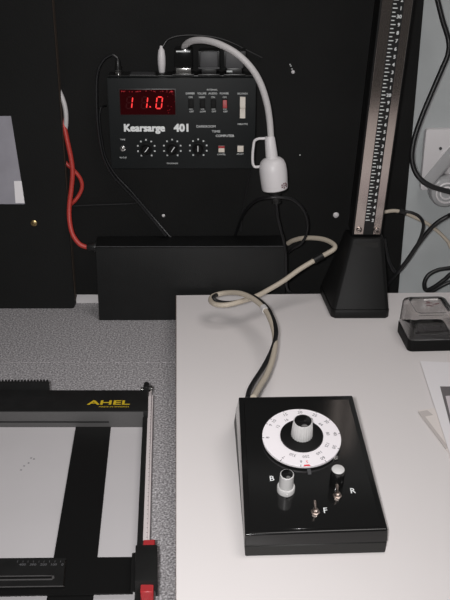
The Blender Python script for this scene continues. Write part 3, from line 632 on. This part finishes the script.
MB().prism([zz(q) for q in ((0.2567, 0.8496, 0.9526), (.385, .83, 0), (.385, .950, 0), (0.2659, 0.9524, 0.9526))], (0, 0, .0002)).build('photo_frame', 'photo_grey', wp, label='grey printed border')
MB().prism([zz(q, .9529) for q in ((0.2589, 0.8471, 0.9529), (.38, .835, 0), (.38, .936, 0), (0.2673, 0.9289, 0.9529))], (0, 0, .0001)).build('photo_print', 'photo_light', wp, label='pale printed picture')

# ---------------------------------------------------------------- dial box
FL=(0.0181, 0.6416, 0.977); UX=(0.9986, 0.0528, 0); UY=(-0.0514, 0.973, 0.225); NN=(0.0119, -0.2246, 0.9744)
FLv, UX, UY, NN = Vector(FL), Vector(UX), Vector(UY), Vector(NN)
def Lc(p): return FLv + UX * p[0] + UY * p[1] + NN * p[2]
db = thing('dial_box', (.08, .75, .95), 'black control box with white round dial standing on the white baseboard', 'control box')
tops = [(0.0181, 0.6421, 0.9771), (0.1488, 0.6491, 0.9771), (0.1364, 0.8212, 1.017), (0.0147, 0.8168, 1.0174)]
bots = [(.0186, .6441, .9502), (.1481, .6492, .9502), (.1500, .8790, .9502), (.0104, .8748, .9502)]
seam = [lerp(b, t, .47) for b, t in zip(bots, tops)]
cg = Vector((.082, .76, 0))
def grow(p, k): return (p[0] + (cg.x - p[0]) * -k, p[1] + (cg.y - p[1]) * -k, p[2])
seam = [(0.0173, 0.6299, 0.9742), (0.1474, 0.6367, 0.9742), seam[2], seam[3]]
seam[0] = lerp(bots[0], tops[0], .50); seam[1] = lerp(bots[1], tops[1], .50)
seam = [grow(p, .012) for p in seam]
MB().hexa(bots, [(p[0], p[1], p[2] - .0006) for p in [grow(p, -.006) for p in seam]], .0008, 1).build('base', 'black_side', db)
MB().hexa(seam, tops, .0016, 3).build('lid', 'black_gloss', db)
fr = [lerp(tops[0], seam[0], .15), lerp(tops[1], seam[1], .15)]
# plate edge line on the lid: a shallow inset panel
dw = (Vector(tops[1]) - Vector(tops[0])).length; dl = (Vector(tops[3]) - Vector(tops[0])).dot(UY)
xr = (Vector(tops[2]) - FLv).dot(UX); xl = (Vector(tops[3]) - FLv).dot(UX)
ip = [Lc((.005, .004, 0)), Lc((dw - .005, .004, 0)), Lc((xr - .005, dl - .008, 0)), Lc((xl + .005, dl - .008, 0))]
MB().hexa([tuple(p - NN * .001) for p in ip], [tuple(p + NN * .0008) for p in ip], .0004, 1).build('face_plate', 'black_gloss', db)
T0 = .0008
def Lz(p, h): return Lc((p[0], p[1], h))
dc = (0.065, 0.1143, 0.005)
DR = .0397
dial = MB().lathe(Lz(dc, T0 + .0022), NN, [(DR, 0), (DR, .0022), (DR - .0003, .0025)], 64, smooth=False).build('dial_plate', 'dial_white', db)
MB().lathe(Lz(dc, T0 - .0002), NN, [(DR - .003, 0), (DR - .003, .0022)], 48).build('dial_back', 'black_satin', dial)
D1 = T0 + .0047
MB().lathe(Lz(dc, D1 - .0001), NN, [(.0216, 0), (.0216, .0026), (.0210, .0030)], 48).build('dial_hub', 'rocker_black', dial)
def dpos(deg, r): return (dc[0] + r * math.cos(R(deg)), dc[1] + r * math.sin(R(deg)))
def dtext(t, deg, r, hgt, m='ink_black'):
    hgt *= .86
    rad = UX * math.cos(R(deg)) + UY * math.sin(R(deg)); tan = -UX * math.sin(R(deg)) + UY * math.cos(R(deg))
    MB().text(t, Lz(dpos(deg, r), D1), -tan, rad, hgt, None, 'C', 0, .0002).build('dial_number', m, dial, kind='stuff', flat=True)
for deg, t in ((180, '8'), (150, '9'), (138, '10'), (112, '15'), (86, '20'), (60, '25'), (35, '30'), (4, '40'), (-27, '50'), (-60, '60'), (-128, '7')):
    dtext(t, deg, .0345, .0042)
for deg, t in ((-98, '6'), (-88, '5')): dtext(t, deg, .0340, .0040, 'ink_black' if t == '6' else 'ink_red')
for deg, t in ((146, '12'), (118, '16'), (63, '32'), (37, '64'), (6, '80'), (-28, '125'), (-58, '160'), (-88, '250'), (-116, '320')):
    dtext(t, deg, .0272, .0038)
for deg in (180, 150, 138, 112, 86, 60, 35, 4, -27, -60, -98, -128):
    a, b = dpos(deg, .0378), dpos(deg, .0403); tan = (-UX * math.sin(R(deg)) + UY * math.cos(R(deg))) * .0003
    A, B = Lz(a, D1), Lz(b, D1); MB().prism([A - tan, B - tan, B + tan, A + tan], NN * .0002).build('dial_tick', 'ink_black', dial)
a = dpos(-90, .0385); A = Lz(a, D1)
MB().prism([A - UX * .003 - UY * .001, A + UX * .004 - UY * .001, A + UX * .003 + UY * .0012, A - UX * .002 + UY * .0008], NN * .0002).build('red_mark', 'ink_red', dial, label='red mark at the dial edge')  # flat red patch on the dial rim
mk = MB().box((-.0018, -.0058, .0), (.0018, .0058, .0012), .0003, F=lambda p: tuple(Lc(((0.0675, 0.0735, 0)[0] + p[0], (0.0675, 0.0735, 0)[1] + p[1], T0 + p[2])))).build('index_line', 'grey_plastic', db)
MB().box((-.0022, -.0022, 0), (.0022, .0022, .0016), .0003, F=lambda p: tuple(Lc(((0.0959, 0.088, 0)[0] + p[0], (0.0959, 0.088, 0)[1] + p[1], T0 + p[2])))).build('stop_peg', 'chrome', db)
def knob(base, prof, name, m, cap, capr, caph, flute=None, n=32, par=db, z0=T0, lbl=None):
    k = MB().lathe(Lz(base, z0), NN, prof, n, flute=flute).build(name, m, par, **({'label': lbl} if lbl else {}))
    MB().lathe(Lz(base, z0 + caph), NN, [(capr, 0), (capr, .0004), (capr - .0004, .0007)], 28).build('knob_cap', cap, k)
    return k
knob(dc, [(.0110, 0), (.0110, .001), (.0097, .0185), (.0091, .0192)], 'main_knob', 'knob_grey', 'black_gloss', .0086, .0191, flute=.05, n=48, par=db, z0=D1 + .0030, lbl='ribbed light grey knob with black cap')
bk = (0.0424, 0.0501, 0)
b_ = knob(bk, [(.0086, 0), (.0086, .0050), (.0080, .0060), (.0070, .0062), (.0066, .0217), (.0061, .0223)], 'small_knob', 'knob_grey', 'black_gloss', .0057, .0222, lbl='small light grey knob with black cap')
MB().hexa(*[[tuple(Lz((bk[0] + x, bk[1] + y), T0 + z)) for x, y in ((-.001, -.0098), (.001, -.0098), (.0006, -.0080), (-.0006, -.0080))] for z in (.001, .004)]).build('pointer', 'knob_grey', b_)
rk = (0.0916, 0.0555, 0)
knob(rk, [(.0068, 0), (.0068, .0010), (.0066, .0198), (.0062, .0204)], 'small_knob', 'black_gloss', 'knob_grey', .0060, .0203, lbl='small black knob with grey cap')
for p in ((0.0669, 0.0222, 0), (0.0903, 0.0407, 0)):
    nt = MB().lathe(Lz(p, T0), NN, [(.0044, 0), (.0044, .0012), (.0030, .0016), (.0028, .0040), (.0020, .0044)], 6, smooth=False).build('toggle_nut', 'nickel', db)
    MB().lathe(Lz(p, T0 + .004), NN + UY * .25 - UX * .12, [(.0010, 0), (.0016, .0085), (.0012, .0100), (.0003, .0105)], 12).build('toggle_lever', 'nickel', nt)
for t, p in (('B', (0.0306, 0.0648, 0)), ('R', (0.1063, 0.0464, 0)), ('F', (0.0766, 0.0241, 0))):
    MB().text(t, Lz(p, T0), UX, UY, .0062, None, 'C', .012, .0003).build('letter_mark', 'ink_white', db, flat=True)

# ---------------------------------------------------------------- easel
ea = thing('masking_easel', (-.2, .75, .9), 'black masking easel with white board on the speckled worktop', 'easel')
SH = lambda y: -.0940 + (.92 - y) * .0607            # right-hand side line of the easel
EB = .52
MB().hexa([(-.60, EB, .9003), (SH(EB) + .004, EB, .9003), (SH(.966) + .004, .966, .9003), (-.60, .966, .9003)], [(-.60, EB, .912), (SH(EB) + .004, EB, .912), (SH(.966) + .004, .966, .912), (-.60, .966, .912)], .001, 1).build('base_plate', 'easel_black', ea)
MB().hexa([(-.59, EB + .004, .912), (SH(EB) - .005, EB + .004, .912), (SH(.95) - .005, .95, .912), (-.59, .95, .912)], [(-.59, EB + .004, .9177), (SH(EB) - .005, EB + .004, .9177), (SH(.95) - .005, .95, .9177), (-.59, .95, .9177)], .0004, 1).build('white_board', 'easel_white', ea)
sp = MB()
for p in ((-0.2224, 0.8492, 0.9178), (-0.2233, 0.8393, 0.9178), (-0.2272, 0.8335, 0.9178), (-0.229, 0.8258, 0.9178), (-0.2186, 0.8472, 0.9178)):
    sp.prism([(p[0] + a, p[1] + b, .9178) for a, b in ((-.0012, -.0006), (.0010, -.0008), (.0013, .0005), (-.0006, .0009))], (0, 0, .0001))
sp.build('scuff', 'ink_grey', ea, kind='stuff')
br = (-0.0967, 0.9655, 0.94); bl = (-0.0927, 0.9154, 0.94)
bar = MB().hexa([(-.60, .9154, .9170), (-.0935, .9154, .9170), (-.0965, .9655, .9200), (-.60, .9655, .9170)], [(-.60, .9154, .94), (-.0930, .9154, .94), (-.0965, .9655, .94), (-.60, .9655, .94)], .0008, 2).build('head_bar', 'easel_black', ea)
fp = MB().box((-.60, .9142, .9178), (-.0985, .9156, .9392), .0003).build('front_rail', 'easel_slot', ea, label='front rail with long slot, flash-lit grey painted in')  # bar front coloured grey to paint in its flash-lit tone
MB().box((-.58, .9136, .9246), ((-0.1403, 0.914, 0.9268)[0], .9143, .9262)).build('slot', 'easel_black', fp)
q0, q1 = (-0.1678, 0.9311, 0.9403), (-0.1166, 0.9311, 0.9403)
MB().text('AHEL', ((q0[0] + q1[0]) / 2, q0[1] + .0035, .9401), X, (0, 1, 0), .0098, q1[0] - q0[0], 'C', .05, .0003).build('lettering', 'ink_yellow', bar, kind='stuff', flat=True)
q0, q1 = (-0.1529, 0.9288, 0.9403), (-0.1169, 0.9288, 0.9403)
MB().text('MADE IN SWEDEN', ((q0[0] + q1[0]) / 2, q0[1] - .0042, .9401), X, (0, 1, 0), .0026, q1[0] - q0[0], 'C', .02, .0003).build('lettering', 'ink_yellow', bar, kind='stuff', flat=True)
# comb strip standing behind the bar
cs = MB().hexa([(-.60, .9690, .9003), (-.2215, .9690, .9003), (-.2215, .9720, .9003), (-.60, .9720, .9003)], [(-.60, .9690, .9470), (-.2215, .9690, .9490), (-.2215, .9720, .9490), (-.60, .9720, .9470)]).build('comb_strip', 'easel_black', ea)
for k in range(52):
    x = -.2222 - k * .0040; z = .9490 - (k * .0040) * .0052
    MB().box((x - .0021, .9692, z - .001), (x, .9718, z + .0026)).build('comb_tooth', 'easel_black', cs)
# side rail, ruler, bolt
def al(y, dx, z): return (SH(y) + dx, y, z)
def bar_y(nm, dx0, dx1, z0, z1, y0, y1, m, bev=.0004, par=ea):
    return MB().hexa([al(y0, dx0, z0), al(y0, dx1, z0), al(y1, dx1, z0), al(y1, dx0, z0)], [al(y0, dx0, z1), al(y0, dx1, z1), al(y1, dx1, z1), al(y1, dx0, z1)], bev, 1).build(nm, m, par)
bar_y('side_rail', -.0056, -.0006, .9178, .9330, EB, .9138, 'easel_black')
ru = bar_y('side_ruler', -.0002, .0042, .912, .9300, EB, .978, 'ruler_white')
bar_y('ruler_edge', .0042, .0062, .912, .9280, EB, .974, 'ruler_white')
for k in range(60):
    y = .53 + k * .0072
    MB().hexa([al(y, .0030, .9299), al(y, .0042, .9299), al(y + .0005, .0042, .9299), al(y + .0005, .0030, .9299)], [al(y, .0030, .9302), al(y, .0042, .9302), al(y + .0005, .0042, .9302), al(y + .0005, .0030, .9302)]).build('ruler_tick', 'photo_grey', ru)
p = (-0.0997, 0.972, 0.9413)
bo = MB().cyl((p[0], .966, p[2] - .001), (p[0], .980, p[2] - .001), .0034, n=14).build('hinge_bolt', 'easel_black', ea)
MB().lathe((p[0] + .0035, .970, p[2] - .002), X, [(.0040, 0), (.0044, .001), (.0044, .004), (.003, .005)], 10).build('nut', 'chrome', bo)
MB().lathe((p[0] - .0035, .970, p[2] - .003), (-1, 0, 0), [(.0030, 0), (.0030, .003), (.002, .0036)], 10).build('nut', 'chrome', bo)
MB().hexa([(p[0] - .0035, .9655, .9300), (p[0] + .0035, .9655, .9300), (p[0] + .0035, .9690, .9300), (p[0] - .0035, .9690, .9300)], [(p[0] - .0030, .9655, p[2] + .003), (p[0] + .0030, .9655, p[2] + .003), (p[0] + .0030, .9690, p[2] + .003), (p[0] - .0030, .9690, p[2] + .003)], .0005, 1).build('bracket', 'easel_black', bo)
# blades
vb = [(-0.1589, 0.5717, 0.9215), (-0.1168, 0.5717, 0.9215), (-0.1376, 0.9076, 0.9215), (-0.1798, 0.9076, 0.9215)]
MB().prism(vb, (0, 0, .0012)).build('upright_blade', 'easel_blade', ea)
hb = [(-0.272, 0.6192, 0.924), (-0.0843, 0.6239, 0.924), (-0.0887, 0.6727, 0.924), (-0.2876, 0.6699, 0.924)]
MB().prism(hb, (0, 0, .0014)).build('cross_blade', 'easel_blade', ea)
sc = [(-0.2747, 0.629, 0.9262), (-0.1483, 0.6315, 0.9262), (-0.152, 0.6681, 0.9262), (-0.2863, 0.6666, 0.9262)]
pl = MB().prism(sc, (0, 0, .0016)).build('scale_plate', 'easel_black', ea)
def zseg(a, b, wd, z, nm, m, par):
    A, B = Vector((a[0], a[1], z)), Vector((b[0], b[1], z)); d = (B - A).normalized(); n = Vector((-d.y, d.x, 0)) * wd / 2
    return MB().prism([A - n, B - n, B + n, A + n], (0, 0, .0004)).build(nm, m, par)
zseg((-0.2694, 0.6276, 0.928), (-0.1484, 0.63, 0.928), .0010, .9278, 'rim', 'easel_slot', pl)
zseg((-0.1479, 0.6298, 0.928), (-0.1516, 0.6653, 0.928), .0010, .9278, 'rim', 'steel', pl)
MB().prism([(q[0], q[1], .9279) for q in ((-0.272, 0.6361, 0.928), (-0.1599, 0.6381, 0.928), (-0.158, 0.6407, 0.928), (-0.159, 0.6434, 0.928), (-0.1693, 0.644, 0.928), (-0.2738, 0.642, 0.928))], (0, 0, .0005)).build('slot_frame', 'easel_slot', pl)
zseg((-0.2729, 0.639, 0.928), (-0.1604, 0.641, 0.928), .0030, .92815, 'slot', 'easel_blade', pl)
for x0, t in (((-0.1915, 0.6589, 0.928), '400'), ((-0.1815, 0.6589, 0.928), '300'), ((-0.1716, 0.6589, 0.928), '200'), ((-0.1617, 0.6589, 0.928), '100'), ((-0.1537, 0.6589, 0.928), '0')):
    MB().text(t, (x0[0], x0[1], .9279), X, (0, 1, 0), .0030, None, 'C', .02, .0002).build('scale_number', 'ink_grey', pl, kind='stuff', flat=True)
for x0 in ((-0.1971, 0.6632, 0.928), (-0.1919, 0.6632, 0.928), (-0.1871, 0.6632, 0.928), (-0.1819, 0.6632, 0.928), (-0.1767, 0.6632, 0.928), (-0.1719, 0.6632, 0.928), (-0.1667, 0.6632, 0.928), (-0.1615, 0.6632, 0.928), (-0.1563, 0.6632, 0.928)):
    MB().box((x0[0] - .0002, x0[1] - .0012, .9278), (x0[0] + .0002, x0[1] + .0012, .9281)).build('scale_tick', 'ink_grey', pl)
# slider block with red keys
def blk(y0, y1, dx0, dx1, z0, z1): return [al(y0, dx0, z0), al(y0, dx1, z0), al(y1, dx1, z0), al(y1, dx0, z0)], [al(y0, dx0, z1), al(y0, dx1, z1), al(y1, dx1, z1), al(y1, dx0, z1)]
tl_, tr_, br_, bl_ = (-0.0842, 0.6628, 0.948), (-0.0638, 0.6635, 0.948), (-0.0604, 0.6145, 0.948), (-0.0803, 0.6145, 0.948)
dn = lambda p, z: (p[0], p[1], z)
cl = MB().hexa([dn(bl_, .936), dn(br_, .936), dn(tr_, .936), dn(tl_, .936)], [bl_, br_, tr_, tl_], .0008, 2).build('slider_cap', 'easel_black', ea)
MB().hexa([dn(bl_, .9305), (bl_[0] + .0040, bl_[1], .9305), (tl_[0] + .0040, tl_[1], .9305), dn(tl_, .9305)], [dn(bl_, .936), (bl_[0] + .0040, bl_[1], .936), (tl_[0] + .0040, tl_[1], .936), dn(tl_, .936)]).build('cheek', 'easel_black', cl)
MB().hexa([(br_[0] - .0020, br_[1], .9305), dn(br_, .9305), dn(tr_, .9305), (tr_[0] - .0020, tr_[1], .9305)], [(br_[0] - .0020, br_[1], .936), dn(br_, .936), dn(tr_, .936), (tr_[0] - .0020, tr_[1], .936)]).build('cheek', 'easel_black', cl)
MB().hexa([(bl_[0] + .0055, bl_[1] - .0090, .9305), (br_[0] - .0030, br_[1] - .0090, .9305), (tr_[0] - .0030, tr_[1] + .0150, .9305), (tl_[0] + .0055, tl_[1] + .0150, .9305)],
          [(bl_[0] + .0055, bl_[1] - .0090, .9440), (br_[0] - .0030, br_[1] - .0090, .9440), (tr_[0] - .0030, tr_[1] + .0150, .9420), (tl_[0] + .0055, tl_[1] + .0150, .9420)], .0008, 1).build('red_key', 'red_plastic', cl)
MB().hexa([(-0.086, 0.6241, 0.9265), (-0.0806, 0.6241, 0.9265), (-0.0852, 0.6784, 0.9265), (-0.0897, 0.6769, 0.9265)], [(-0.0848, 0.6154, 0.9345), (-0.0795, 0.6154, 0.9345), (-0.084, 0.6689, 0.9345), (-0.0885, 0.6675, 0.9345)], .0006, 1).build('blade_clamp', 'easel_black', ea)
